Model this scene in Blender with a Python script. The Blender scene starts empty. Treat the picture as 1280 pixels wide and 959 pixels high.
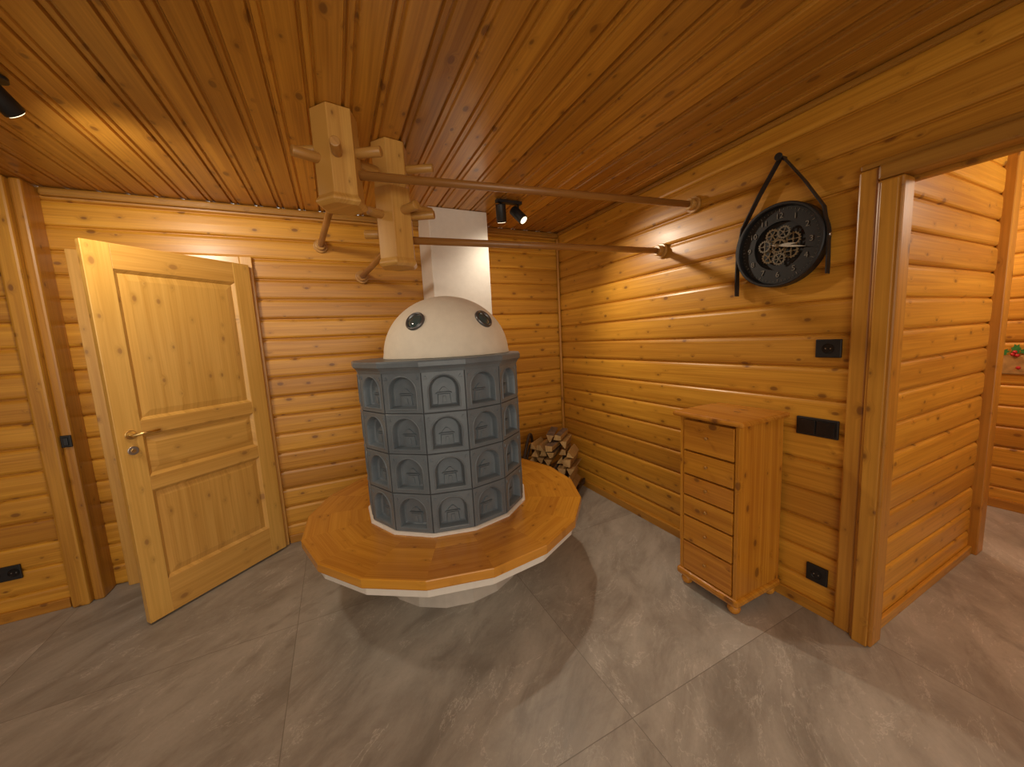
import bpy, bmesh, math, random
from mathutils import Vector, Matrix
random.seed(7)
S = bpy.context.scene
COL = S.collection
pi = math.pi
S.view_settings.view_transform = 'Standard'

# ---------------------------------------------------------------- materials
class NT:
    def __init__(s, name):
        s.m = bpy.data.materials.new(name); s.m.use_nodes = True
        s.t = s.m.node_tree; s.n = s.t.nodes; s.l = s.t.links
        s.b = s.n['Principled BSDF']
    def put(s, inp, v):
        if isinstance(v, bpy.types.NodeSocket): s.l.new(v, inp)
        elif v is not None: inp.default_value = v
    def math(s, op, a, b=None, c=None, clamp=False):
        n = s.n.new('ShaderNodeMath'); n.operation = op; n.use_clamp = clamp
        s.put(n.inputs[0], a)
        if b is not None: s.put(n.inputs[1], b)
        if c is not None: s.put(n.inputs[2], c)
        return n.outputs[0]
    def comb(s, x, y, z):
        n = s.n.new('ShaderNodeCombineXYZ')
        for i, v in enumerate((x, y, z)): s.put(n.inputs[i], v)
        return n.outputs[0]
    def mix(s, f, a, b, mode='MIX'):
        n = s.n.new('ShaderNodeMix'); n.data_type = 'RGBA'; n.blend_type = mode
        s.put(n.inputs[0], f); s.put(n.inputs[6], a); s.put(n.inputs[7], b)
        return n.outputs[2]
    def noise(s, vec, scale=1.0, detail=3.0, rough=.5, dist=0.0):
        n = s.n.new('ShaderNodeTexNoise'); n.noise_dimensions = '3D'
        if vec is not None: s.put(n.inputs['Vector'], vec)
        n.inputs['Scale'].default_value = scale; n.inputs['Detail'].default_value = detail
        n.inputs['Roughness'].default_value = rough; n.inputs['Distortion'].default_value = dist
        return n.outputs[0]
    def rng(s, v, a, b, c=0.0, d=1.0, smooth=False):
        n = s.n.new('ShaderNodeMapRange')
        if smooth: n.interpolation_type = 'SMOOTHSTEP'
        s.put(n.inputs[0], v)
        for i, q in enumerate((a, b, c, d)): s.put(n.inputs[i+1], q)
        return n.outputs[0]
    def bump(s, h, strength=.2, dist=.01):
        n = s.n.new('ShaderNodeBump'); n.inputs['Strength'].default_value = strength
        n.inputs['Distance'].default_value = dist; s.put(n.inputs['Height'], h)
        s.l.new(n.outputs[0], s.b.inputs['Normal'])

def c4(c): return (c[0], c[1], c[2], 1.0)

def wood(name, light, dark, knot=(.16, .055, .012), along=0, across=2, pw=None, rough=.38,
         ks=1.0, knots=.85, coat=.12, src='Object', var=.28):
    w = NT(name)
    tc = w.n.new('ShaderNodeTexCoord'); sp = w.n.new('ShaderNodeSeparateXYZ')
    w.l.new(tc.outputs[src], sp.inputs[0])
    A = sp.outputs[along]
    if pw:
        B = sp.outputs[across]
        idx = w.math('FLOOR', w.math('DIVIDE', B, pw))
        wn = w.n.new('ShaderNodeTexWhiteNoise'); wn.noise_dimensions = '1D'
        w.l.new(w.math('ADD', idx, .5), wn.inputs['W'])
        rnd = wn.outputs[0]
    else:
        o = [i for i in range(3) if i != along]
        B = w.math('MULTIPLY_ADD', sp.outputs[o[1]], .83, sp.outputs[o[0]])
        if src == 'UV': B = sp.outputs[across]
        oi = w.n.new('ShaderNodeObjectInfo'); rnd = oi.outputs['Random']
        idx = w.math('MULTIPLY', rnd, 20.0)
        if src == 'UV':
            idx = w.math('FLOOR', w.math('DIVIDE', A, 1.0))
            wn = w.n.new('ShaderNodeTexWhiteNoise'); wn.noise_dimensions = '2D'
            w.l.new(w.comb(idx, w.math('FLOOR', w.math('DIVIDE', B, .115)), 0.0), wn.inputs['Vector'])
            rnd = wn.outputs[0]
    A2 = w.math('MULTIPLY_ADD', rnd, 37.0, A)
    B2 = w.math('MULTIPLY_ADD', rnd, 17.3, B)
    vo = w.n.new('ShaderNodeTexVoronoi'); vo.voronoi_dimensions = '2D'
    vo.inputs['Scale'].default_value = 1.0
    w.l.new(w.comb(w.math('MULTIPLY', A2, 4.8*ks), w.math('MULTIPLY', B2, 8.6*ks), 0.0), vo.inputs['Vector'])
    kd = vo.outputs['Distance']
    sc = w.n.new('ShaderNodeSeparateColor'); w.l.new(vo.outputs['Color'], sc.inputs[0])
    size = w.math('MULTIPLY', w.math('POWER', sc.outputs[0], 1.8), .105*knots)
    km = w.rng(w.math('SUBTRACT', kd, size), -.020, .035, 1.0, 0.0, True)
    halo = w.rng(w.math('SUBTRACT', kd, size), 0.0, .18, 1.0, 0.0, True)
    B3 = w.math('MULTIPLY_ADD', w.math('POWER', halo, 2.0), .022, B2)
    g1 = w.noise(w.comb(w.math('MULTIPLY', A2, .9), w.math('MULTIPLY', B3, 26.0), idx), 1.0, 3.0, .55, .6)
    g2 = w.noise(w.comb(w.math('MULTIPLY', A2, 2.2), w.math('MULTIPLY', B3, 130.0), idx), 1.0, 2.0, .5)
    g = w.math('ADD', w.math('MULTIPLY', g1, .62), w.math('MULTIPLY', g2, .38))
    f = w.rng(g, .36, .63, 0.0, 1.0)
    col = w.mix(f, c4(dark), c4(light))
    tint = w.math('MULTIPLY_ADD', rnd, var, 1.0-var*.55)
    hs = w.n.new('ShaderNodeHueSaturation'); w.l.new(tint, hs.inputs['Value'])
    w.l.new(w.rng(rnd, 0, 1, .498, .504), hs.inputs['Hue'])
    w.l.new(col, hs.inputs['Color'])
    col = w.mix(w.math('MULTIPLY', halo, .28), hs.outputs[0], c4([x*.65 for x in dark]))
    col = w.mix(w.math('MULTIPLY', km, .72), col, c4(knot))
    w.l.new(col, w.b.inputs['Base Color'])
    w.b.inputs['Roughness'].default_value = rough
    w.b.inputs['Coat Weight'].default_value = coat
    w.b.inputs['Coat Roughness'].default_value = .25
    w.bump(g, .12, .004)
    return w.m

def plain(name, col, rough=.5, metal=0.0, noise=0.0, nscale=40, bump=0.0, coat=0.0):
    w = NT(name)
    tc = w.n.new('ShaderNodeTexCoord')
    n = w.noise(tc.outputs['Object'], nscale, 4.0, .6)
    c = w.mix(w.rng(n, .3, .7), c4([x*(1-noise) for x in col]), c4([min(1, x*(1+noise)) for x in col]))
    w.l.new(c, w.b.inputs['Base Color'])
    w.b.inputs['Roughness'].default_value = rough; w.b.inputs['Metallic'].default_value = metal
    w.b.inputs['Coat Weight'].default_value = coat
    if bump: w.bump(n, bump, .004)
    return w.m

PWX, PWY = .140, .155
WL, WD = (.67, .325, .038), (.47, .195, .018)
M_wx = wood('pine_wall_along_x', WL, WD, along=0, across=2, pw=PWX)
M_wy = wood('pine_wall_along_y', WL, WD, along=1, across=2, pw=PWY)
CPW = .130
M_ceil = wood('pine_ceiling', (.62, .30, .042), (.40, .165, .020), along=1, across=0, pw=CPW, ks=1.0, knots=1.05, rough=.33, coat=.3, var=.40)
TL, TD = (.58, .275, .036), (.40, .165, .018)
M_tz = wood('pine_trim_z', TL, TD, along=2, var=.15)
M_tx = wood('pine_trim_x', TL, TD, along=0, var=.15)
M_ty = wood('pine_trim_y', TL, TD, along=1, var=.1)
M_crown = wood('pine_crown_y', (.42, .20, .032), (.30, .125, .018), along=1, var=.1, knots=0)
M_crownx = wood('pine_crown_x', (.42, .20, .032), (.30, .125, .018), along=0, var=.1, knots=0)
DL, DD = (.79, .455, .115), (.63, .33, .068)
M_doorz = wood('pale_pine_z', DL, DD, along=2, knots=.85, coat=.3, rough=.3, knot=(.36, .17, .05), var=.06)
M_doorx = wood('pale_pine_x', DL, DD, along=0, knots=.85, coat=.3, rough=.3, knot=(.36, .17, .05), var=.06)
M_bench = wood('bench_pine', (.68, .315, .034), (.52, .205, .018), src='UV', along=0, across=1, coat=.5, rough=.24, knots=.45, var=.2)
M_dz = wood('dresser_pine_z', (.64, .275, .026), (.44, .155, .013), along=2, coat=.4, rough=.26, knots=1.2, var=.06)
M_dy = wood('dresser_pine_y', (.66, .285, .028), (.46, .165, .014), along=1, coat=.4, rough=.26, knots=1.2, var=.06)
M_rack = wood('rack_pine_z', (.70, .40, .10), (.54, .27, .055), along=2, knots=.6, coat=.3, var=.1)
M_rackd = wood('rack_dowel', (.38, .175, .04), (.27, .115, .024), along=2, knots=.0, coat=.3, var=.1)
M_peg = wood('rack_peg', (.56, .30, .075), (.42, .20, .04), along=2, knots=.0, coat=.2, var=.1)
M_log = wood('split_birch', (.48, .28, .095), (.29, .16, .05), along=1, knots=.5, coat=0, rough=.7)
M_logend = wood('split_birch_end', (.64, .41, .165), (.44, .26, .10), along=2, knots=.0, coat=0, rough=.8)
M_bark = plain('birch_bark', (.15, .10, .065), .85, noise=.5, nscale=25, bump=.4)
M_white = plain('white_plaster', (.80, .77, .71), .75, noise=.03, nscale=30, bump=.05)
M_ped = plain('pale_plinth_stone', (.58, .54, .48), .6, noise=.08, nscale=12, bump=.05)
M_dome = plain('cream_plaster', (.84, .79, .66), .65, noise=.04, nscale=18, bump=.08)
M_black = plain('matte_black', (.012, .012, .013), .45, noise=.1)
M_blackg = plain('black_gloss', (.01, .01, .011), .18, noise=.1)
M_grout = plain('slate_grout', (.055, .064, .073), .8, noise=.1)
M_rimg = plain('gunmetal_rim', (.16, .165, .17), .3, .7, noise=.1)
M_dial = plain('dial_black', (.010, .009, .008), .6, noise=.1)
M_leather = plain('black_leather', (.015, .013, .013), .55, noise=.3, nscale=90, bump=.2)
M_brass = plain('brass', (.78, .56, .22), .28, 1.0, noise=.06)
M_gold = plain('aged_gold', (.155, .105, .048), .5, .2, noise=.15)
M_silver = plain('brushed_silver', (.17, .14, .095), .45, .2, noise=.1)
M_cream = plain('clock_cream', (.45, .41, .33), .5, noise=.03)
M_num = plain('numeral_grey', (.17, .15, .12), .5, noise=.03)
M_steel = plain('steel', (.55, .55, .55), .3, 1.0)
M_glass = plain('dark_glass', (.045, .085, .09), .06, coat=1.0)
M_dark = plain('unlit_interior_shade', (.03, .022, .015), .8)  # gloom of the unlit vestibule, put into the wall colour as near-black
M_wicker = plain('dark_wicker', (.06, .035, .02), .6, noise=.5, nscale=60, bump=.3)
M_lens = NT('lamp_lens'); M_lens.b.inputs['Emission Color'].default_value = (1, .82, .55, 1)
M_lens.b.inputs['Emission Strength'].default_value = 2; M_lens = M_lens.m
M_green = plain('green_leaf', (.04, .20, .04), .5, noise=.3)
M_red = plain('red_berry', (.50, .02, .02), .35)
M_plaque = plain('painted_plaque', (.42, .24, .07), .6, noise=.3, nscale=20)

def stove_mat():
    w = NT('blue_grey_glaze')
    tc = w.n.new('ShaderNodeTexCoord')
    n = w.noise(tc.outputs['Object'], 7, 4, .55); n2 = w.noise(tc.outputs['Object'], 60, 3, .6)
    c = w.mix(w.rng(n, .3, .7), c4((.108, .138, .165)), c4((.150, .186, .214)))
    c = w.mix(w.math('MULTIPLY', w.rng(n2, .5, .8), .12), c, c4((.24, .275, .30)))
    w.l.new(c, w.b.inputs['Base Color']); w.b.inputs['Roughness'].default_value = .42
    w.b.inputs['Coat Weight'].default_value = .12; w.bump(n2, .03, .002)
    return w.m
M_stove = stove_mat()

def floor_mat():
    w = NT('stone_tile_floor')
    tc = w.n.new('ShaderNodeTexCoord'); sp = w.n.new('ShaderNodeSeparateXYZ')
    w.l.new(tc.outputs['Object'], sp.inputs[0])
    x = w.math('DIVIDE', w.math('SUBTRACT', sp.outputs[0], .875), 1.2)
    y = w.math('DIVIDE', w.math('SUBTRACT', sp.outputs[1], .93), 1.2)
    ix, iy = w.math('FLOOR', x), w.math('FLOOR', y)
    fx = w.math('ABSOLUTE', w.math('SUBTRACT', w.math('FRACT', x), .5))
    fy = w.math('ABSOLUTE', w.math('SUBTRACT', w.math('FRACT', y), .5))
    joint = w.rng(w.math('MAXIMUM', fx, fy), .4984, .4990, 0, 1)
    wn = w.n.new('ShaderNodeTexWhiteNoise'); wn.noise_dimensions = '2D'
    w.l.new(w.comb(ix, iy, 0.0), wn.inputs['Vector'])
    r = wn.outputs[0]
    X = w.math('MULTIPLY_ADD', r, 23.0, sp.outputs[0]); Y = w.math('MULTIPLY_ADD', r, 11.0, sp.outputs[1])
    u = w.math('ADD', w.math('MULTIPLY', X, .8), w.math('MULTIPLY', Y, .6))
    v = w.math('SUBTRACT', w.math('MULTIPLY', X, -.6), w.math('MULTIPLY', Y, -.8))
    vec = w.comb(u, w.math('MULTIPLY', v, 2.3), r)
    n1 = w.noise(vec, 1.2, 12, .66, .7)
    n2 = w.noise(vec, 3.0, 12, .70, .5)
    n4 = w.noise(w.comb(u, w.math('MULTIPLY', v, 1.8), w.math('ADD', r, 5.0)), 1.4, 12, .66, .7)
    n3 = w.noise(tc.outputs['Object'], 70, 3, .6)
    c = w.mix(w.rng(n1, .37, .63), c4((.265, .245, .212)), c4((.43, .405, .358)))
    c = w.mix(w.math('MULTIPLY', w.rng(n2, .50, .68), .42), c, c4((.55, .52, .465)))
    c = w.mix(w.math('MULTIPLY', w.rng(n2, .47, .34), .5), c, c4((.195, .176, .15)))
    vein = w.rng(w.math('ABSOLUTE', w.math('SUBTRACT', n4, .5)), 0.0, .006, 1, 0)
    c = w.mix(w.math('MULTIPLY', w.math('MULTIPLY', vein, w.rng(n2, .4, .6)), .75), c, c4((.68, .65, .59)))
    c = w.mix(w.math('MULTIPLY', w.rng(n3, .4, .8), .15), c, c4((.24, .22, .19)))
    hs = w.n.new('ShaderNodeHueSaturation'); w.l.new(c, hs.inputs['Color'])
    w.l.new(w.rng(r, 0, 1, .95, 1.05), hs.inputs['Value'])
    c = w.mix(w.math('MULTIPLY', joint, .7), hs.outputs[0], c4((.16, .145, .12)))
    w.l.new(c, w.b.inputs['Base Color'])
    w.l.new(w.rng(n2, .3, .7, .32, .45), w.b.inputs['Roughness'])
    h = w.math('SUBTRACT', w.math('ADD', n1, w.math('MULTIPLY', n2, .5)), joint)
    w.bump(h, .18, .01)
    return w.m
M_floor = floor_mat()

# ---------------------------------------------------------------- object helpers
def meta(o, label=None, category=None, kind=None, group=None):
    if label: o['label'] = label
    if category: o['category'] = category
    if kind: o['kind'] = kind
    if group: o['group'] = group
    return o

def world(o):
    if o.parent: return world(o.parent) @ o.matrix_parent_inverse @ o.matrix_basis
    return o.matrix_basis.copy()

def attach(c, p):
    c.parent = p; c.matrix_parent_inverse = world(p).inverted(); return c

def obj_bm(name, bm, mat, parent=None, smooth=False, bevel=0.0, recalc=True, mw=None, local=False):
    if recalc: bmesh.ops.recalc_face_normals(bm, faces=bm.faces)
    me = bpy.data.meshes.new(name); bm.to_mesh(me); bm.free()
    mats = mat if isinstance(mat, (list, tuple)) else [mat]
    for m in mats: me.materials.append(m)
    if smooth:
        for p in me.polygons: p.use_smooth = True
    o = bpy.data.objects.new(name, me); COL.objects.link(o)
    if mw is not None: o.matrix_basis = mw
    if bevel:
        b = o.modifiers.new('bevel', 'BEVEL'); b.width = bevel; b.segments = 2; b.limit_method = 'ANGLE'
    if parent:
        if local: o.parent = parent
        else: attach(o, parent)
    return o

def empty(name, loc, mw=None):
    o = bpy.data.objects.new(name, None); COL.objects.link(o); o.empty_display_size = .1
    o.matrix_basis = mw if mw is not None else Matrix.Translation(loc)
    return o

def box(name, lo, hi, mat, parent=None, bevel=0.003, mw=None, local=False):
    lo, hi = Vector(lo), Vector(hi); c = (lo+hi)/2; s = hi-lo
    s = Vector((abs(s.x), abs(s.y), abs(s.z)))
    bm = bmesh.new(); bmesh.ops.create_cube(bm, size=1)
    bmesh.ops.scale(bm, vec=s, verts=bm.verts)
    M = Matrix.Translation(c)
    if mw is not None: M = mw @ M
    return obj_bm(name, bm, mat, parent, bevel=bevel, mw=M, local=local)

def cyl(name, p0, p1, r, mat, parent=None, n=24, r2=None, bevel=0.0, smooth=True, local=False):
    p0, p1 = Vector(p0), Vector(p1); d = p1-p0; L = d.length
    bm = bmesh.new()
    bmesh.ops.create_cone(bm, cap_ends=True, segments=n, radius1=r, radius2=r if r2 is None else r2, depth=L)
    q = d.to_track_quat('Z', 'Y').to_matrix().to_4x4()
    o = obj_bm(name, bm, mat, parent, bevel=bevel, mw=Matrix.Translation((p0+p1)/2) @ q, local=local)
    if smooth:
        for p in o.data.polygons:
            if len(p.vertices) == 4: p.use_smooth = True
    return o

def lathe(name, prof, n, mat, loc, parent=None, rot=0.0, smooth=False, mw=None, local=False, bevel=0, loop=False):
    bm = bmesh.new(); rings = []
    for r, z in prof:
        if r < 1e-6: rings.append([bm.verts.new((0, 0, z))])
        else: rings.append([bm.verts.new((r*math.cos(rot+2*pi*i/n), r*math.sin(rot+2*pi*i/n), z)) for i in range(n)])
    if loop: rings.append(rings[0])
    for a, b in zip(rings[:-1], rings[1:]):
        for i in range(n):
            j = (i+1) % n
            if len(a) == 1 and len(b) == 1: continue
            if len(a) == 1: bm.faces.new((a[0], b[i], b[j]))
            elif len(b) == 1: bm.faces.new((a[i], a[j], b[0]))
            else: bm.faces.new((a[i], a[j], b[j], b[i]))
    if not loop:
        if len(rings[0]) > 1: bm.faces.new(rings[0][::-1])
        if len(rings[-1]) > 1: bm.faces.new(rings[-1])
    return obj_bm(name, bm, mat, parent, smooth=smooth, mw=mw if mw is not None else Matrix.Translation(loc), local=local, bevel=bevel)

def panel(name, org, u, v, n, rects, pw, mat, g=.006, d=.017, bulge=.008, kind='structure', bead=0):
    org, u, v, n = map(Vector, (org, u, v, n))
    bm = bmesh.new()
    for (u0, u1, v0, v1) in rects:
        pts = []
        k = math.floor(v0/pw)
        while k*pw < v1:
            a, b = k*pw, (k+1)*pw
            seq = [(a, -d), (a+g*.4, -d), (a+g, -bulge), (a+g*2.0, -bulge*.45), (a+g*3.6, -bulge*.12), ((a+b)/2, 0.0), (b-g*3.6, -bulge*.12), (b-g*2.0, -bulge*.45), (b-g, -bulge), (b-g*.4, -d)]
            if bead:
                seq = [(a, -d), (a+g*.4, -d), (a+g, 0), (a+bead, 0), (a+bead+g*.7, -d*.7), (a+bead+g*1.2, -d*.7), (a+bead+g*2.0, 0), (b-g, 0), (b-g*.4, -d)]
            pts += [q for q in seq if v0 < q[0] < v1]
            k += 1
        pts = [(v0, pts[0][1] if pts else 0)] + pts + [(v1, pts[-1][1] if pts else 0)]
        row = []
        for (vv, dd) in pts:
            p = org + v*vv + n*dd
            row.append((bm.verts.new(p+u*u0), bm.verts.new(p+u*u1)))
        for a, b in zip(row[:-1], row[1:]):
            f = bm.faces.new((a[0], a[1], b[1], b[0])); f.normal_update()
            if f.normal.dot(n) < 0: f.normal_flip()
    o = obj_bm(name, bm, mat, recalc=False)
    meta(o, kind=kind); return o

# ---------------------------------------------------------------- room shell
H = 2.45
XR, YB, YL = 2.06, 3.12, 3.0
fl = box('floor', (-4.5, -3, -.1), (4.5, 4.3, 0), M_floor, bevel=0); meta(fl, kind='structure')
fl.data.transform(Matrix.Translation((0, .65, -.05))); fl.matrix_basis = Matrix.Identity(4)
panel('ceiling', (0, 0, H), (0, 1, 0), (1, 0, 0), (0, 0, -1), [(-3, YB+.02, -4.5, XR+.02)], CPW, M_ceil, g=.0075, d=.012, bulge=.0015, bead=.024)
panel('wall_back', (0, YB, 0), (1, 0, 0), (0, 0, 1), (0, -1, 0),
      [(-.5, XR+.02, 0, H), (-1.56, -1.30, 0, H), (-1.30, -.5, 2.06, H)], PWX, M_wx)
panel('wall_left', (0, YL, 0), (1, 0, 0), (0, 0, 1), (0, -1, 0), [(-4.5, -1.5, 0, H)], PWX, M_wx)
panel('wall_far_left', (-4.5, 0, 0), (0, 1, 0), (0, 0, 1), (1, 0, 0), [(-3, YL, 0, H)], PWY, M_wy)
panel('wall_right', (XR, 0, 0), (0, 1, 0), (0, 0, 1), (-1, 0, 0),
      [(.68, YB+.02, 0, H), (-.6, .68, 2.06, H), (-3, -.6, 0, H)], PWY, M_wy)
panel('wall_passage', (0, .70, 0), (1, 0, 0), (0, 0, 1), (0, -1, 0), [(XR+.02, 3.40, 0, 2.36)], PWX, M_wx)
panel('wall_passage_side', (3.46, 0, 0), (0, 1, 0), (0, 0, 1), (1, 0, 0), [(.70, 2.6, 0, 2.36)], PWY, M_wy)
panel('wall_passage_far', (4.38, 0, 0), (0, 1, 0), (0, 0, 1), (-1, 0, 0), [(-1.6, 2.6, 0, 2.36)], PWY, M_wy)
panel('wall_passage_end', (0, 2.6, 0), (1, 0, 0), (0, 0, 1), (0, -1, 0), [(3.4, 4.4, 0, 2.36)], PWX, M_wx)
panel('wall_passage_near', (0, -1.6, 0), (1, 0, 0), (0, 0, 1), (0, 1, 0), [(XR, 4.4, 0, 2.36)], PWX, M_wx)
panel('ceiling_passage', (0, 0, 2.36), (0, 1, 0), (1, 0, 0), (0, 0, -1), [(-1.6, 2.6, XR, 4.4)], CPW, M_ceil, g=.006, d=.009, bulge=.0015, bead=.022)
def flat(name, pts, mat):
    bm = bmesh.new(); bm.faces.new([bm.verts.new(p) for p in pts]); o = obj_bm(name, bm, mat); meta(o, kind='structure'); return o
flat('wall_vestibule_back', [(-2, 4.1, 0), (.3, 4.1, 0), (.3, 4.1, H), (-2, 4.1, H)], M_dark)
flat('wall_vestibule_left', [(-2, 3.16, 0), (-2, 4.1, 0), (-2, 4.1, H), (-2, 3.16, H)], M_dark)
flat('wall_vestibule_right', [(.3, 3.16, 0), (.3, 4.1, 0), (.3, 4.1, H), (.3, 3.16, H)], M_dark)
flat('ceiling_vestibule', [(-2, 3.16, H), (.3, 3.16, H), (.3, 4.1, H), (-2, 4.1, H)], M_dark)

tn = [0]
def trim(lo, hi, mat, bevel=.004, name=None):
    tn[0] += 1
    o = box(name or 'trim_%d' % tn[0], lo, hi, mat, bevel=bevel); meta(o, kind='structure'); return o
trim((-1.42, YB-.03, H-.050), (XR-.002, YB-.001, H-.004), M_crownx, .012)
trim((-4.5, YL-.03, H-.050), (-1.57, YL-.001, H-.004), M_crownx, .012)
trim((XR-.028, YB-.028, .05), (XR-.002, YB-.002, H-.055), M_tz, .01)
trim((XR-.022, -3, H-.032), (XR-.001, YB-.03, H-.004), M_crown, .008)
for nm, lo, hi, m in (('baseboard_back', (-.45, YB-.018, 0), (XR-.02, YB-.001, .06), M_tx),
                      ('baseboard_right', (XR-.02, .80, 0), (XR-.001, YB-.02, .06), M_ty),
                      ('baseboard_left', (-4.5, YL-.018, 0), (-1.57, YL-.001, .06), M_tx),
                      ('baseboard_passage', (2.11, .682, 0), (3.40, .699, .05), M_tx),
                      ('baseboard_passage_far', (4.36, -1.6, 0), (4.379, 2.6, .07), M_ty)):
    trim(lo, hi, m, .003, nm)
trim((-1.555, 2.955, 0), (-1.475, 3.13, H-.003), M_tz, .012)
trim((-1.4745, 2.985, 0), (-1.425, 3.13, H-.003), M_tz, .012)
trim((XR-.035, .7365, 0), (XR+.0, .80, 2.058), M_tz, .008)
trim((XR-.05, .655, 0), (XR+.045, .735, 1.998), M_tz, .008)
trim((XR-.060, .668, 0), (XR-.05, .722, 1.99), M_tz, .004)
trim((XR-.05, -.6, 2.0), (XR+.045, .735, 2.058), M_crown, .008)
trim((XR-.030, -.6, 2.06), (XR+.0, .80, 2.085), M_crown, .008)
trim((XR+.047, -.6, 1.985), (2.14, .69, 2.03), M_ty, .004)
trim((3.37, .66, 0), (3.47, .71, 2.36), M_tz, .006)
trim((-1.350, YB-.045, 0), (-1.275, YB+.04, 2.105), M_doorz)
trim((-.525, YB-.03, 0), (-.455, YB+.04, 2.105), M_doorz)
trim((-1.275, YB-.03, 2.04), (-.525, YB+.04, 2.105), M_doorx)

# ---------------------------------------------------------------- door leaf
hx, hy = -.495, 3.08
ang = math.atan2(2.56-hy, -1.075-hx)
LW, LH, LT = .785, 2.03, .04
mwd = Matrix.Translation((hx, hy, .012)) @ Matrix.Rotation(ang, 4, 'Z')
door = empty('door_1', None, mwd); meta(door, 'pale pine panelled door standing half open', 'door', 'structure')
st = .105
bm = bmesh.new()
def addbox(bm, lo, hi):
    lo, hi = Vector(lo), Vector(hi)
    r = bmesh.ops.create_cube(bm, size=1)
    bmesh.ops.scale(bm, vec=hi-lo, verts=r['verts']); bmesh.ops.translate(bm, vec=(lo+hi)/2, verts=r['verts'])
    return r['verts']
addbox(bm, (0, 0, 0), (st, LT, LH)); addbox(bm, (LW-st, 0, 0), (LW, LT, LH))
o = obj_bm('stile', bm, M_doorz, door, local=True, bevel=.003)
bm = bmesh.new()
rails = [(0, .20), (.72, .80), (1.03, 1.11), (1.90, LH)]
for a, b in rails: addbox(bm, (st-.002, .001, a), (LW-st+.002, LT-.001, b))
obj_bm('rail', bm, M_doorx, door, local=True, bevel=.003)
for (a, b) in ((.20, .72), (.80, 1.03), (1.11, 1.90)):
    bm = bmesh.new()
    x0, x1 = st, LW-st
    for side, ys in ((0, (.002, .012, .016, .010)), (1, (LT-.002, LT-.012, LT-.016, LT-.010))):
        ins = (0, .012, .016, .05)
        ring = []
        for i, y in zip(ins, ys):
            ring.append([bm.verts.new(p) for p in ((x0+i, y, a+i), (x1-i, y, a+i), (x1-i, y, b-i), (x0+i, y, b-i))])
        for r0, r1 in zip(ring[:-1], ring[1:]):
            for k in range(4): bm.faces.new((r0[k], r0[(k+1) % 4], r1[(k+1) % 4], r1[k]))
        bm.faces.new(ring[-1])
    obj_bm('panel', bm, M_doorz if b-a > .3 else M_doorx, door, local=True)
for sgn, y in ((1, LT), (-1, 0.0)):
    hz = 1.045; xh = LW-.055
    h = cyl('handle', (xh, y, hz), (xh, y+sgn*.008, hz), .024, M_brass, door, bevel=.002, local=True)
    meta(h, 'brass lever handle')
    a = cyl('lever_neck', (xh, y+sgn*.006, hz), (xh, y+sgn*.045, hz), .008, M_brass); a.parent = door
    a2 = cyl('lever', (xh+.008, y+sgn*.045, hz), (xh-.105, y+sgn*.048, hz+.006), .0075, M_brass, r2=.006); a2.parent = door
    a3 = cyl('key_escutcheon', (xh, y, hz-.085), (xh, y+sgn*.007, hz-.085), .023, M_steel, bevel=.002); a3.parent = door
    a4 = cyl('lock_cylinder', (xh, y+sgn*.004, hz-.085), (xh, y+sgn*.012, hz-.085), .010, M_brass); a4.parent = door
for z in (.25, 1.75):
    a = cyl('hinge', (.0, -.008, z), (.0, -.008, z+.09), .008, M_steel, bevel=.001); a.parent = door

# ---------------------------------------------------------------- masonry stove
CX, CY = .580, 2.255
stove = empty('masonry_stove', (CX, CY, 0))
meta(stove, 'round blue-grey tiled masonry stove with cream dome and encircling pine bench', 'stove')
N = 14; fa = math.radians(-103); BZ = .45
rot0 = fa - pi/N
RB = .488; z0, z1 = BZ+.014, 1.315
rows = 4; th = (z1-z0)/rows; fw = 2*RB*math.sin(pi/N); ap = RB*math.cos(pi/N)
def arch(w, h):
    r = w/2
    path = [(-r, -h/2), (r, -h/2), (r, h/2-r)]
    for i in range(1, 13): a = pi*i/12; path.append((r*math.cos(a), h/2-r+r*math.sin(a)))
    return path
def resample_by_angle(poly, angs):
    out = []
    for a in angs:
        dx, dy = math.cos(a), math.sin(a); best = None
        for i in range(len(poly)):
            p, q = poly[i], poly[(i+1) % len(poly)]
            ex, ey = q[0]-p[0], q[1]-p[1]
            den = dx*ey - dy*ex
            if abs(den) < 1e-12: continue
            t = (p[0]*ey-p[1]*ex)/den
            s = (p[0]*dy-p[1]*dx)/den
            if t > 0 and -1e-6 <= s <= 1+1e-6 and (best is None or t < best): best = t
        out.append((dx*best, dy*best))
    return out
bm = bmesh.new()
w2, h2 = fw/2, th/2
def corner_angs(w, h): return [math.atan2(y, x) for x, y in ((w, h), (-w, h), (-w, -h), (w, -h))]
angs = [i*2*pi/56-pi+.01 for i in range(56)] + corner_angs(w2, h2)
aw, ah = fw*.70, th*.78
angs += [math.atan2(-ah/2, aw/2), math.atan2(-ah/2, -aw/2)]
angs = sorted(set(round(a, 5) for a in angs))
rect = lambda k: [(-w2*k, -h2*k), (w2*k, -h2*k), (w2*k, h2*k), (-w2*k, h2*k)]
layers = [(rect(1.0), -.004, 1), (rect(.976), -.004, 1), (rect(.974), .0, 0), (rect(.955), .0015, 0),
          (arch(aw*1.10, ah*1.06), .0015, 0), (arch(aw*1.07, ah*1.045), .0040, 0), (arch(aw*1.03, ah*1.02), .0050, 0), (arch(aw*.99, ah*.985), .0035, 0),
          (arch(aw*.95, ah*.95), -.003, 0), (arch(aw*.91, ah*.92), -.014, 0), (arch(aw*.87, ah*.89), -.030, 0), (arch(aw*.78, ah*.82), -.038, 0), (arch(aw*.4, ah*.5), -.040, 0)]
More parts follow.
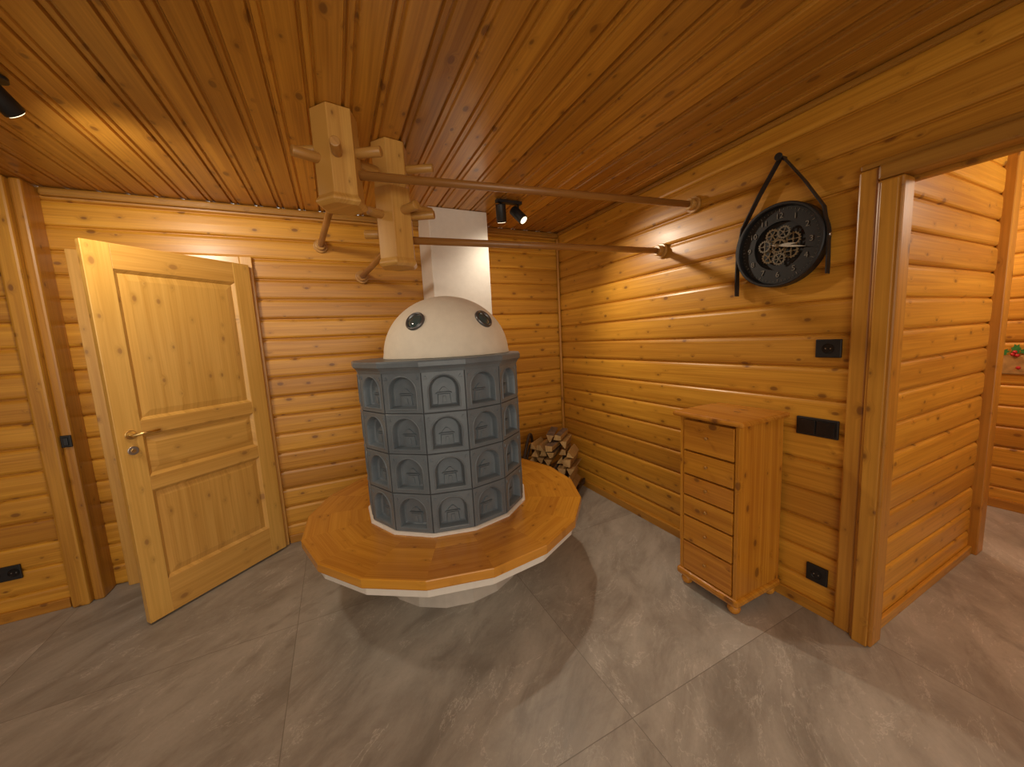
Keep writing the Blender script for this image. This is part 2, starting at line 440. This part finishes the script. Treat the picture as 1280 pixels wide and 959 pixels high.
for f in range(N):
    a = fa + 2*pi*f/N
    nrm = Vector((math.cos(a), math.sin(a), 0)); tan = Vector((-math.sin(a), math.cos(a), 0))
    for r in range(rows):
        zc = z0+th*(r+.5)
        P = lambda x, y, d: nrm*(ap+d)+tan*x+Vector((0, 0, zc+y))
        prev = None; pg = 0
        for poly, d, grout in layers:
            ring = [bm.verts.new(P(x, y, d)) for x, y in resample_by_angle(poly, angs)]
            if prev:
                for k in range(len(ring)):
                    j = (k+1) % len(ring); fc = bm.faces.new((prev[k], prev[j], ring[j], ring[k]))
                    fc.material_index = pg
            prev = ring; pg = grout
        fc = bm.faces.new(prev)
        def bx(x0, x1, y0, y1, d0, d1, tp=1.0):
            xm = (x0+x1)/2; hw = (x1-x0)/2
            q = [P(xm-hw, y0, d0), P(xm+hw, y0, d0), P(xm+hw*tp, y1, d0), P(xm-hw*tp, y1, d0),
                 P(xm-hw*.88, y0+.003, d1), P(xm+hw*.88, y0+.003, d1), P(xm+hw*tp*.82, y1-.003, d1), P(xm-hw*tp*.82, y1-.003, d1)]
            v = [bm.verts.new(t) for t in q]
            for fc in ((4, 5, 6, 7), (0, 1, 5, 4), (1, 2, 6, 5), (2, 3, 7, 6), (3, 0, 4, 7)): bm.faces.new([v[i] for i in fc])
        bx(-aw*.25, aw*.25, -ah*.44, -ah*.10, -.044, -.033, .9)
        bx(-aw*.29, aw*.29, -ah*.10, -ah*.04, -.044, -.029, .9)
        bx(-aw*.20, aw*.20, -ah*.04, ah*.12, -.044, -.033, .2)
        bx(-aw*.08, aw*.08, -ah*.38, -ah*.16, -.035, -.029, .7)
        for sx in (-1, 1):
            bx(sx*w2*.80-.009, sx*w2*.80+.009, h2*.62, h2*.80, .0, .005, .4)
o = obj_bm('tiled_body', bm, [M_stove, M_grout], stove, mw=Matrix.Translation((CX, CY, 0)))
meta(o, 'blue-grey glazed stove tiles with arched niches')
lathe('inner_core', [(RB-.055, z0), (RB-.055, z1)], N, M_black, (CX, CY, 0), stove, rot0)
lathe('top_cornice', [(RB-.02, z1-.006), (RB+.004, z1-.006), (RB+.010, z1+.008), (RB+.022, z1+.022), (RB+.028, z1+.026), (RB+.028, z1+.048), (RB+.022, z1+.056), (0, z1+.058)],
      N, M_stove, (CX, CY, 0), stove, rot0)
lathe('plinth', [(RB-.04, BZ+.001), (RB+.016, BZ+.001), (RB+.014, BZ+.009), (RB+.002, z0), (RB-.04, z0)], N, M_white, (CX, CY, 0), stove, rot0)
DZ = z1+.058; DR = .382
DX, DY = CX+.056, CY-.006
prof = [(DR+.004, DZ), (DR+.004, DZ+.006)] + [(DR*math.cos(a), DZ+.006+DR*.93*math.sin(a)) for a in [i*pi/2/24 for i in range(1, 24)]] + [(0, DZ+.006+DR*.93)]
dome = lathe('dome', prof, 72, M_dome, (DX, DY, 0), stove, smooth=True); meta(dome, 'cream plastered dome cap')
for azi in (-136, -64):
    el = math.radians(32); a = math.radians(azi)
    nn = Vector((math.cos(a)*math.cos(el), math.sin(a)*math.cos(el), math.sin(el)))
    c = Vector((DX, DY, DZ)) + nn*DR*.985
    M = Matrix.Translation(c) @ nn.to_track_quat('Z', 'Y').to_matrix().to_4x4()
    ph = lathe('porthole', [(.036, -.02), (.056, -.02), (.056, .008), (.052, .013), (.047, .014), (.043, .008), (.036, .001)], 40, M_rimg, None, smooth=True, mw=M)
    attach(ph, dome); meta(ph, 'round gunmetal-rimmed inspection window')
    gl = lathe('glass', [(.044, -.01), (.044, .004), (.036, .010), (.020, .015), (0, .017)], 32, M_glass, None, smooth=True, mw=M); attach(gl, ph)
BR = .850
bench = bmesh.new(); uvl = bench.loops.layers.uv.new('UVMap')
nb = 18; rotb = fa-pi/nb
rin = RB-.025; thk = .044
def pol(r, a, z): return Vector((r*math.cos(a), r*math.sin(a), z))
for f in range(nb):
    a0 = rotb + 2*pi*f/nb; a1 = a0+2*pi/nb
    q = [pol(rin, a0, 0), pol(BR-.003, a0, 0), pol(BR-.003, a1, 0), pol(rin, a1, 0)]
    ql = [pol(rin, a0, 0), pol(BR, a0, 0), pol(BR, a1, 0), pol(rin, a1, 0)]
    top = [bench.verts.new(p+Vector((0, 0, BZ))) for p in q]
    mid = [bench.verts.new(p+Vector((0, 0, BZ-.004))) for p in ql]
    bot = [bench.verts.new(p+Vector((0, 0, BZ-thk))) for p in ql]
    am = (a0+a1)/2; tm = Vector((-math.sin(am), math.cos(am), 0)); rm = Vector((math.cos(am), math.sin(am), 0))
    fs = [bench.faces.new(top), bench.faces.new(bot[::-1]),
          bench.faces.new((top[2], top[1], mid[1], mid[2])), bench.faces.new((mid[2], mid[1], bot[1], bot[2])),
          bench.faces.new((top[0], top[3], mid[3], mid[0])), bench.faces.new((mid[0], mid[3], bot[3], bot[0]))]
    for fc in fs:
        for lp in fc.loops:
            p = lp.vert.co
            lp[uvl].uv = (p.dot(tm)+.5+f*1.0, p.dot(rm)-.02 + (p.z-BZ)*.3)
o = obj_bm('bench', bench, M_bench, stove, mw=Matrix.Translation((CX, CY, 0)))
meta(o, 'varnished pine bench ring')
lathe('bench_support', [(.40, BZ-.22), (.50, BZ-.215), (.68, BZ-.17), (BR-.075, BZ-.125), (BR-.040, BZ-.105), (BR-.026, BZ-.094), (BR-.022, BZ-thk), (.40, BZ-thk)], nb, M_white, (CX, CY, 0), stove, rotb)
lathe('pedestal', [(.44, 0), (.44, .05), (.44, BZ-.21)], nb, M_ped, (CX, CY, 0), stove, rotb)

ch = box('chimney', (.710, 2.76, 1.30), (1.175, YB-.002, H-.002), M_white, stove, .006); meta(ch, 'white plastered square chimney shaft')
bm = bmesh.new()
vs = [Vector(p) for p in ((.76, 2.45, 1.38), (.98, 2.45, 1.38), (.98, 2.50, 1.56), (.76, 2.50, 1.56), (.79, 2.78, 1.38), (1.10, 2.78, 1.38), (1.10, 2.78, 1.58), (.79, 2.78, 1.58))]
v = [bm.verts.new(p) for p in vs]
for fc in ((0, 1, 2, 3), (4, 5, 6, 7), (0, 1, 5, 4), (1, 2, 6, 5), (2, 3, 7, 6), (3, 0, 4, 7)): bm.faces.new([v[i] for i in fc])
obj_bm('flue_connector', bm, M_white, stove, bevel=.004)

# ---------------------------------------------------------------- drying racks
def hexpost(name, c, zt, zb, r, parent, rot=0, flare=0.0, mat=M_rack):
    prof = [(r*.93, zb), (r*(1+flare), zb+.012), (r*(1+flare), zb+.022), (r, zb+.040 if flare else zb+.022), (r, zt)]
    return lathe(name, prof, 6, mat, (c[0], c[1], 0), parent, rot, bevel=.003)
def rack(c, posts, rodz, wallx, backx, pegs, lab):
    e = empty('drying_rack', (c[0], c[1], H))
    meta(e, lab, 'drying rack')
    for (zt, zb, r, rot, fl_) in posts: hexpost('hexagonal_post', c, zt, zb, r, e, rot, fl_)
    r = posts[-1][2]
    def rod(p0, p1): cyl('rod', p0, p1, .019, M_rackd, e, 20)
    rod((c[0]+r*.75, c[1]-.02, rodz), (XR-.03, wallx, rodz))
    rod((c[0]-.01, c[1]+r*.75, rodz), (backx, YB-.03, rodz))
    for p, d in (((XR-.002, wallx, rodz), Vector((-1, 0, 0))), ((backx, YB-.002, rodz), Vector((0, -1, 0)))):
        p = Vector(p)
        cyl('bracket', p, p+d*.018, .048, M_peg, e, 28, bevel=.003)
        cyl('bracket', p+d*.018, p+d*.054, .034, M_peg, e, 24, bevel=.004)
    for (az, z, L) in pegs:
        a = math.radians(az); d = Vector((math.cos(a), math.sin(a), 0.0))
        p = Vector((c[0], c[1], z))
        cyl('peg', p+d*(r*.8), p+d*(r*.8+L), .021, M_peg, e, 22, bevel=.005)
    return e
rack((.095, 1.84), [(H-.002, 2.06, .095, math.radians(-110), .14)], 2.205, 1.60, -.02,
     [(-30, 2.285, .12), (-95, 2.26, .10), (-160, 2.25, .11), (155, 2.31, .12), (90, 2.285, .12), (30, 2.285, .12)],
     'pine hexagonal ceiling post with pegs and long dowel rods')
rack((.345, 2.02), [(H-.002, 2.232, .090, math.radians(-110), 0.0), (2.23, 1.85, .096, math.radians(-104), .09)], 1.99, 1.845, .243,
     [(-28, 2.33, .14), (150, 2.33, .12), (-28, 2.105, .13), (-65, 2.12, .11), (-150, 2.10, .08), (165, 2.02, .08), (90, 2.33, .12), (90, 2.10, .12), (15, 2.17, .14)],
     'two-tier pine ceiling post with pegs and dowel rods')

# ---------------------------------------------------------------- dresser
dx0, dx1, dy0, dy1 = 1.675, 2.035, 1.050, 1.380
dr = empty('dresser', ((dx0+dx1)/2, (dy0+dy1)/2, 0)); meta(dr, 'narrow tall honey pine chest of six drawers against the plank wall', 'dresser')
box('body', (dx0+.026, dy0, .075), (dx1, dy1, .985), M_dz, dr, .002)
box('front_stile', (dx0+.002, dy0, .09), (dx0+.028, dy0+.020, .985), M_dz, dr, .002)
box('front_stile', (dx0+.002, dy1-.020, .09), (dx0+.028, dy1, .985), M_dz, dr, .002)
box('base_moulding', (dx0-.012, dy0-.014, .055), (dx1, dy1+.014, .095), M_dy, dr, .012)
box('top', (dx0-.028, dy0-.03, .985), (dx1+.002, dy1+.03, 1.012), M_dy, dr, .010)
for x in (dx0+.03, dx1-.035):
    for y in (dy0+.028, dy1-.028):
        lathe('foot', [(.016, 0), (.026, .01), (.032, .028), (.027, .045), (.018, .056)], 20, M_dz, (x, y, 0), dr, smooth=True)
hs = [.175, .15, .12, .12, .135, .175]
z = .104
for h in hs:
    d = box('drawer', (dx0-.002, dy0+.026, z), (dx0+.020, dy1-.026, z+h-.011), M_dy, dr, .0015)
    M = Matrix.Translation((dx0-.002, (dy0+dy1)/2, z+h*.5)) @ Matrix.Rotation(-pi/2, 4, 'Y')
    k = lathe('knob', [(.005, 0), (.004, .005), (.008, .009), (.008, .013), (.004, .016), (0, .0165)], 18, M_crown, None, smooth=True, mw=M)
    attach(k, d)
    z += h

# ---------------------------------------------------------------- clock
MC = Matrix.Translation((XR-.003, 1.10, 1.84)) @ Matrix(((0, 0, -1, 0), (-1, 0, 0, 0), (0, 1, 0, 0), (0, 0, 0, 1)))
clk = empty('wall_clock', None, MC); meta(clk, 'round black skeleton clock with exposed gears hung on a leather strap', 'clock')
R = .200
def L(name, prof, n, mat, z=0, x=0, y=0, smooth=True, par=clk, loop=False):
    return lathe(name, prof, n, mat, None, par, smooth=smooth, mw=Matrix.Translation((x, y, z)), local=True, loop=loop)
fr = L('frame', [(R-.022, .0), (R, .0), (R, .050), (R-.004, .055), (R-.012, .055), (R-.016, .050), (R-.018, .012), (R-.022, .010)], 72, M_black, smooth=False, loop=True)
L('dial', [(R-.018, .004), (R-.018, .010), (0, .010)], 64, M_dial, smooth=False)
L('minute_ring', [(R-.084, .0), (R-.018, .0), (R-.018, .012), (R-.084, .012)], 64, M_dial, z=.018, smooth=False, loop=True)
bm = bmesh.new()
for i in range(60):
    a = 2*pi*i/60; l = .007 if i % 5 else .012
    vs_ = addbox(bm, (R-.026-l, -.0006 if i % 5 else -.0013, .030), (R-.026, .0006 if i % 5 else .0013, .0315))
    bmesh.ops.rotate(bm, cent=(0, 0, 0), matrix=Matrix.Rotation(a, 3, 'Z'), verts=vs_)
obj_bm('minute_marks', bm, M_num, clk, local=True)
for i in range(1, 13):
    cu = bpy.data.curves.new('numeral', 'FONT'); cu.body = str(i); cu.size = .036; cu.align_x = 'CENTER'; cu.align_y = 'CENTER'; cu.extrude = .001
    t = bpy.data.objects.new('tmp', cu); COL.objects.link(t)
    bpy.context.view_layer.update()
    me = bpy.data.meshes.new_from_object(t.evaluated_get(bpy.context.evaluated_depsgraph_get()))
    bpy.data.objects.remove(t)
    o = bpy.data.objects.new('numeral', me); COL.objects.link(o); me.materials.clear(); me.materials.append(M_num)
    a = pi/2-2*pi*i/12; o.parent = clk; o.location = ((R-.060)*math.cos(a), (R-.060)*math.sin(a), .032)
def gear(x, y, z, r, teeth, mat, spokes=5):
    bm = bmesh.new(); rt = r*1.10; n = teeth*4; t = .004
    ro = [rt if (i % 4) in (0, 1) else r*.96 for i in range(n)]
    out, inn = [], []
    for zz in (0, t):
        out.append([bm.verts.new((ro[i]*math.cos(2*pi*i/n), ro[i]*math.sin(2*pi*i/n), zz)) for i in range(n)])
        inn.append([bm.verts.new((r*.78*math.cos(2*pi*i/n), r*.78*math.sin(2*pi*i/n), zz)) for i in range(n)])
    for i in range(n):
        j = (i+1) % n
        bm.faces.new((out[0][i], out[0][j], out[1][j], out[1][i])); bm.faces.new((inn[0][j], inn[0][i], inn[1][i], inn[1][j]))
        bm.faces.new((out[1][i], out[1][j], inn[1][j], inn[1][i])); bm.faces.new((out[0][j], out[0][i], inn[0][i], inn[0][j]))
    for s in range(spokes):
        v_ = addbox(bm, (0, -r*.07, .0005), (r*.80, r*.07, t-.0005))
        bmesh.ops.rotate(bm, cent=(0, 0, 0), matrix=Matrix.Rotation(2*pi*s/spokes, 3, 'Z'), verts=v_)
    bmesh.ops.create_cone(bm, cap_ends=True, segments=16, radius1=r*.2, radius2=r*.2, depth=t*2.2, matrix=Matrix.Translation((0, 0, t*.6)))
    obj_bm('gear', bm, mat, clk, local=True, mw=Matrix.Translation((x, y, z)))
gear(0, .0, .026, .032, 20, M_gold)
for i in range(7):
    a = 2*pi*i/7+.3
    gear(.064*math.cos(a), .064*math.sin(a), .031 if i % 2 else .022, .028 if i % 2 else .031, 16, M_silver if i % 2 else M_gold, 4+i % 3)
def hand(length, width, ang_cw, z, name):
    bm = bmesh.new()
    v_ = [bm.verts.new(p) for p in ((-width*.5, -length*.18, 0), (width*.5, -length*.18, 0), (width, length*.55, 0), (0, length, 0), (-width, length*.55, 0))]
    f = bm.faces.new(v_); r = bmesh.ops.extrude_face_region(bm, geom=[f])
    bmesh.ops.translate(bm, vec=(0, 0, .0015), verts=[e for e in r['geom'] if isinstance(e, bmesh.types.BMVert)])
    o = obj_bm(name, bm, M_cream, clk, local=True, mw=Matrix.Translation((0, 0, z)) @ Matrix.Rotation(-math.radians(ang_cw), 4, 'Z'))
hand(.085, .006, 94, .040, 'hour_hand'); hand(.130, .005, 104, .043, 'minute_hand')
L('hub_cap', [(.010, .0), (.010, .022), (0, .024)], 20, M_gold, z=.026)
def ribbon(name, pts, width, thick, mat, par):
    bm = bmesh.new(); rows_ = []
    for i, p in enumerate(pts):
        p = Vector(p); a = Vector(pts[max(0, i-1)]); b = Vector(pts[min(len(pts)-1, i+1)])
        t = (b-a).normalized(); nn = Vector((-t.y, t.x, 0))*thick/2
        zc = p.z
        q = [Vector((p.x, p.y, zc-width/2))+nn, Vector((p.x, p.y, zc+width/2))+nn, Vector((p.x, p.y, zc+width/2))-nn, Vector((p.x, p.y, zc-width/2))-nn]
        rows_.append([bm.verts.new(v) for v in q])
    for a, b in zip(rows_[:-1], rows_[1:]):
        for k in range(4): bm.faces.new((a[k], a[(k+1) % 4], b[(k+1) % 4], b[k]))
    bm.faces.new(rows_[0]); bm.faces.new(rows_[-1][::-1])
    return obj_bm(name, bm, mat, par, local=True)
zt = .415
for sx in (-1, 1):
    a0 = math.radians(22)
    pts = [(sx*.004, zt, .028), (sx*.10, .27, .028), (sx*(R+.004)*math.cos(a0)*.96, (R+.01)*math.sin(a0)+.05, .028)]
    for i in range(8):
        a = a0 - i*math.radians(4)
        pts.append((sx*(R+.005)*math.cos(a), (R+.005)*math.sin(a), .028))
    pts.append((sx*(R+.006), -.10, .028)); pts.append((sx*(R+.006), -.22 if sx < 0 else -.17, .028))
    ribbon('strap', pts, .032, .005, M_leather, clk)
    cyl('rivet', (sx*(R+.004), 0, .028), (sx*(R+.013), 0, .028), .008, M_steel, clk, local=True)
cyl('hook', (0, zt-.004, 0), (0, zt-.004, .055), .009, M_black, clk, local=True)
cyl('hook_cap', (0, zt-.004, .052), (0, zt-.004, .062), .017, M_black, clk, local=True, bevel=.002)

# ---------------------------------------------------------------- sockets
def socket(y, z, w, h, holes, lab, wall='R', x=0):
    if wall == 'R': M = Matrix.Translation((XR-.001, y, z)) @ Matrix(((0, 0, -1, 0), (-1, 0, 0, 0), (0, 1, 0, 0), (0, 0, 0, 1)))
    else: M = Matrix.Translation((x, y, z)) @ Matrix(((1, 0, 0, 0), (0, 0, -1, 0), (0, 1, 0, 0), (0, 0, 0, 1)))
    nm = 'wall_socket' if holes else 'light_switch'
    e = empty(nm, None, M); meta(e, lab, 'socket' if holes else 'light switch')
    box('frame', (-w/2, -h/2, 0), (w/2, h/2, .012), M_black, e, .004, local=True)
    if holes:
        for i in range(holes):
            cx = (i-(holes-1)/2)*.075
            lathe('socket_well', [(.0235, .010), (.0235, .0145), (.021, .0145), (.0195, .0125), (0, .0125)], 32, M_blackg, None, e, mw=Matrix.Translation((cx, 0, 0)), local=True)
            for s in (-1, 1): cyl('pin_hole', (cx+s*.0095, 0, .0120), (cx+s*.0095, 0, .0135), .0028, M_steel, e, 12, local=True)
    else:
        k = max(1, round(w/.075))
        for i in range(k):
            cx = (i-(k-1)/2)*(w-.016)/k; ww = (w-.02)/k/2-.002
            box('rocker', (cx-ww, -h/2+.011, .008), (cx+ww, h/2-.011, .018), M_blackg, e, .003, local=True)
socket(.885, 1.331, .10, .085, 1, 'black single socket on the plank wall beneath the clock')
socket(.915, .951, .172, .09, 0, 'wide black double light switch beside the dresser')
socket(.885, .205, .09, .09, 1, 'black socket low on the plank wall beside the dresser')
socket(YL-.001, .285, .13, .085, 2, 'black double socket low on the plank wall', 'L', -1.80)
socket(2.984, 1.0, .045, .07, 0, 'small black switch on the corner post by the door', 'L', -1.448)

# ---------------------------------------------------------------- spotlights
def head(parent, p, aim, r=.036, L_=.12):
    p = Vector(p); d = (Vector(aim)-p).normalized()
    h = cyl('lamp_head', p-d*L_*.5, p+d*L_*.5, r, M_black, parent, 28, bevel=.003)
    ln = cyl('lens', p+d*(L_*.5-.001), p+d*(L_*.5+.003), r*.78, M_lens); attach(ln, h)
    return p+d*(L_*.5+.02), d
sl = empty('ceiling_spotlight', (1.25, 2.48, H)); meta(sl, 'black twin ceiling spotlight on a short bar beside the chimney', 'spotlight')
box('bar', (1.13, 2.455, H-.03), (1.33, 2.495, H-.008), M_black, sl, .003)
heads = []
for x, aim in ((1.165, (1.5, 3.1, .6)), (1.305, (2.06, 1.35, .9))):
    cyl('swivel', (x, 2.475, H-.07), (x, 2.475, H-.028), .007, M_black, sl)
    heads.append(head(sl, (x, 2.475, H-.10), aim))
sl2 = empty('ceiling_spotlight', (-.96, 1.99, H)); meta(sl2, 'black cylindrical ceiling spotlight near the door', 'spotlight')
cyl('canopy', (-.96, 1.99, H-.02), (-.96, 1.99, H-.007), .03, M_black, sl2)
cyl('swivel', (-.96, 1.99, H-.06), (-.96, 1.99, H-.02), .008, M_black, sl2)
heads.append(head(sl2, (-.96, 1.99, H-.075), (-.5, 3.0, 1.5), .032, .10))

# ---------------------------------------------------------------- log basket and firewood
bc = Vector((1.72, 2.79, 0)); ax = Vector((-.74, -.67, 0)).normalized(); px = Vector((-ax.y, ax.x, 0))
Mb = Matrix((( px.x, ax.x, 0, bc.x), (px.y, ax.y, 0, bc.y), (0, 0, 1, 0), (0, 0, 0, 1)))
bk = empty('log_basket', None, Mb); meta(bk, 'dark wicker log basket holding split firewood beside the stove', 'basket')
bw, bh = .235, .26
bm = bmesh.new()
prof = []
for i in range(25):
    a = pi+pi*i/24
    zf = 1.0 if i < 12 else .35
    prof.append((bw*math.copysign(abs(math.cos(a))**.6, math.cos(a)), .012+zf*bh*(1-abs(math.sin(a))**.6)))
ny = 9
g = [[bm.verts.new((x*(1+.008*((i+j) % 2)), -.17+.34*j/(ny-1), max(.008, zz+.006*((i+j) % 2)))) for j in range(ny)] for i, (x, zz) in enumerate(prof)]
for i in range(24):
    for j in range(ny-1): bm.faces.new((g[i][j], g[i+1][j], g[i+1][j+1], g[i][j+1]))
o = obj_bm('wicker_cradle', bm, M_wicker, bk, local=True)
sd = o.modifiers.new('s', 'SOLIDIFY'); sd.thickness = .012; sd.offset = 0
def tube(name, pts, r, mat, par, local=True):
    cu = bpy.data.curves.new(name, 'CURVE'); cu.dimensions = '3D'; cu.bevel_depth = r; cu.bevel_resolution = 3
    sp = cu.splines.new('POLY'); sp.points.add(len(pts)-1)
    for q, p in zip(sp.points, pts): q.co = (*p, 1)
    t = bpy.data.objects.new('tmp', cu); COL.objects.link(t); bpy.context.view_layer.update()
    me = bpy.data.meshes.new_from_object(t.evaluated_get(bpy.context.evaluated_depsgraph_get())); bpy.data.objects.remove(t)
    me.materials.clear(); me.materials.append(mat)
    o = bpy.data.objects.new(name, me); COL.objects.link(o)
    if par: o.parent = par
    return o
for y in (-.17, .17): tube('rim', [(x*1.02, y, max(.012, zz)) for x, zz in prof], .010, M_wicker, bk)
tube('handle', [(-bw-.02+.03*math.sin(pi*i/16), -.16+.32*i/16, bh+.012+.28*math.sin(pi*i/16)) for i in range(17)], .014, M_wicker, bk)
tube('handle', [(-bw-.005+.02*math.sin(pi*i/16), -.12+.24*i/16, bh+.012+.18*math.sin(pi*i/16)) for i in range(17)], .010, M_wicker, bk)
random.seed(21)
rowsn = [(.070, 4, .34), (.141, 5, .42), (.211, 5, .43), (.281, 5, .44), (.351, 5, .42), (.421, 5, .40), (.491, 4, .31), (.556, 2, .16)]
for ri, (zz, nlog, span) in enumerate(rowsn):
    for i in range(nlog):
        pitch_ = span/nlog
        x = -span/2 + span*(i+.5)/nlog + random.uniform(-.002, .002) + (.02 if ri % 2 else -.01)
        rr = pitch_*.445*random.uniform(.88, 1.0)
        Lg = random.uniform(.21, .34)
        hh = .0325*random.uniform(.8, 1.0)
        if random.random() < .45:
            sec = [(-rr, -hh), (rr, -hh*.85), (rr*random.uniform(.5, .95), hh*.8), (-rr*random.uniform(.2, .9), hh)]
        else:
            t_ = random.uniform(-.7, .7)
            sec = [(-rr, -hh), (rr, -hh*.9), (rr*t_+.004, hh), (rr*t_-.004, hh)]
        if random.random() < .35: sec = [(-a, b) for a, b in sec][::-1]
        if random.random() < .4: sec = [(a, -b) for a, b in sec][::-1]
        bm = bmesh.new(); rings = []
        nseg = 5
        for s in range(nseg+1):
            y = -Lg/2+Lg*s/nseg
            rings.append([bm.verts.new((a+random.uniform(-.0015, .0015), y+random.uniform(-.004, .004), b+random.uniform(-.0015, .0015))) for a, b in sec])
        m = len(sec); bk_face = random.randrange(m)
        for s in range(nseg):
            for j in range(m):
                fc = bm.faces.new((rings[s][j], rings[s][(j+1) % m], rings[s+1][(j+1) % m], rings[s+1][j]))
                fc.material_index = 1 if j == bk_face and (ri+i) % 3 else 0
        e0 = bm.faces.new(rings[0]); e1 = bm.faces.new(rings[-1][::-1]); e0.material_index = e1.material_index = 2
        off = random.uniform(-.06, .06)
        tilt = random.uniform(-.03, .03) if ri < 6 else random.uniform(-.15, .15)
        o = obj_bm('firewood_log', bm, [M_log, M_bark, M_logend], None,
                   mw=Mb @ Matrix.Translation((x, off, zz)) @ Matrix.Rotation(tilt, 4, 'Z') @ Matrix.Rotation(random.uniform(-.08, .08), 4, 'Y'), bevel=.001)
        meta(o, 'split dry firewood log stacked in the basket', 'firewood', group='firewood in the basket')

# ---------------------------------------------------------------- far decoration
dec = empty('wall_decoration', None, Matrix.Translation((4.375, .79, 1.12)) @ Matrix(((0, 0, -1, 0), (-1, 0, 0, 0), (0, 1, 0, 0), (0, 0, 0, 1))))
meta(dec, 'small painted wooden plaque with green holly leaves and red berries', 'ornament')
box('plaque', (-.09, -.11, 0), (.11, .03, .014), M_plaque, dec, .012, local=True)
for (x, y, r) in ((-.05, .045, .6), (.01, .07, 1.5), (-.07, -.02, 2.0), (.06, .05, -.5)):
    bm = bmesh.new(); k = 14; v_ = []
    for i in range(k):
        a = 2*pi*i/k; q = 1.0 if i % 2 else .68
        v_.append(bm.verts.new((.042*q*math.cos(a), .024*q*math.sin(a), .015)))
    f = bm.faces.new(v_); rr_ = bmesh.ops.extrude_face_region(bm, geom=[f])
    bmesh.ops.translate(bm, vec=(0, 0, .003), verts=[e for e in rr_['geom'] if isinstance(e, bmesh.types.BMVert)])
    obj_bm('leaf', bm, M_green, dec, local=True, mw=Matrix.Translation((x, y, 0)) @ Matrix.Rotation(r, 4, 'Z'))
for (x, y) in ((.0, .035), (.02, .028), (.008, .052), (.03, -.06)):
    lathe('berry', [(.0, -.012), (.008, -.009), (.012, 0), (.008, .009), (0, .012)], 14, M_red, None, dec, smooth=True, mw=Matrix.Translation((x, y, .026)), local=True)

# ---------------------------------------------------------------- lights
LC = (1, .85, .66)
def spot(p, aim, w, ang=120, size=.03, blend=.5, col=LC):
    l = bpy.data.lights.new('spot', 'SPOT'); l.energy = w; l.spot_size = math.radians(ang); l.spot_blend = blend
    l.shadow_soft_size = size; l.color = col
    o = bpy.data.objects.new('spot_light', l); COL.objects.link(o)
    d = Vector(aim)-Vector(p)
    o.matrix_basis = Matrix.Translation(p) @ d.to_track_quat('-Z', 'Y').to_matrix().to_4x4()
def point(p, w, size=.08, col=LC):
    l = bpy.data.lights.new('point_source', 'POINT'); l.energy = w; l.shadow_soft_size = size; l.color = col
    o = bpy.data.objects.new('point_light', l); COL.objects.link(o); o.location = p
spot(heads[0][0], heads[0][0]+heads[0][1], 11, 150, .12, .9)
spot(heads[1][0], heads[1][0]+heads[1][1], 52, 112, .035, 1.0)
spot(heads[2][0], heads[2][0]+heads[2][1], 36, 155, .08, .8)
spot((-1.0, -.6, 2.2), (-.4, 1.5, 0), 58, 160, .8, .9)  # added fill behind the camera, unseen, large to soften shadows
spot((.3, -1.0, 2.2), (.5, 1.5, 0), 46, 150, .8, .9)  # second added fill light, also out of view behind the camera
point((-.3, -1.8, 1.9), 38, .8)  # added rear fill with no fixture, lifts the room's general brightness
point((3.2, -.2, 2.15), 32, .12, (1, .88, .72))
point((3.95, 1.3, 2.15), 22, .12, (1, .88, .72))

w = bpy.data.worlds.new('world'); S.world = w; w.use_nodes = True
w.node_tree.nodes['Background'].inputs[0].default_value = (1, .90, .78, 1)
w.node_tree.nodes['Background'].inputs[1].default_value = .95

# ---------------------------------------------------------------- camera
yaw, pitch, roll, f = math.radians(25.5), math.radians(6.92), math.radians(3.03), 455
Fh = Vector((math.sin(yaw), math.cos(yaw), 0)); R0 = Vector((math.cos(yaw), -math.sin(yaw), 0))
fwd = Fh*math.cos(pitch)-Vector((0, 0, 1))*math.sin(pitch)
U0 = R0.cross(fwd)
cR = R0*math.cos(roll)-U0*math.sin(roll); cU = R0*math.sin(roll)+U0*math.cos(roll)
cam = bpy.data.cameras.new('camera'); cam.sensor_fit = 'HORIZONTAL'; cam.sensor_width = 36; cam.lens = f/1280*36
cam.clip_start = .02
co = bpy.data.objects.new('camera', cam); COL.objects.link(co)
m = Matrix.Identity(4)
for i in range(3): m[i][0] = cR[i]; m[i][1] = cU[i]; m[i][2] = -fwd[i]
m[2][3] = 1.45
co.matrix_basis = m
S.camera = co
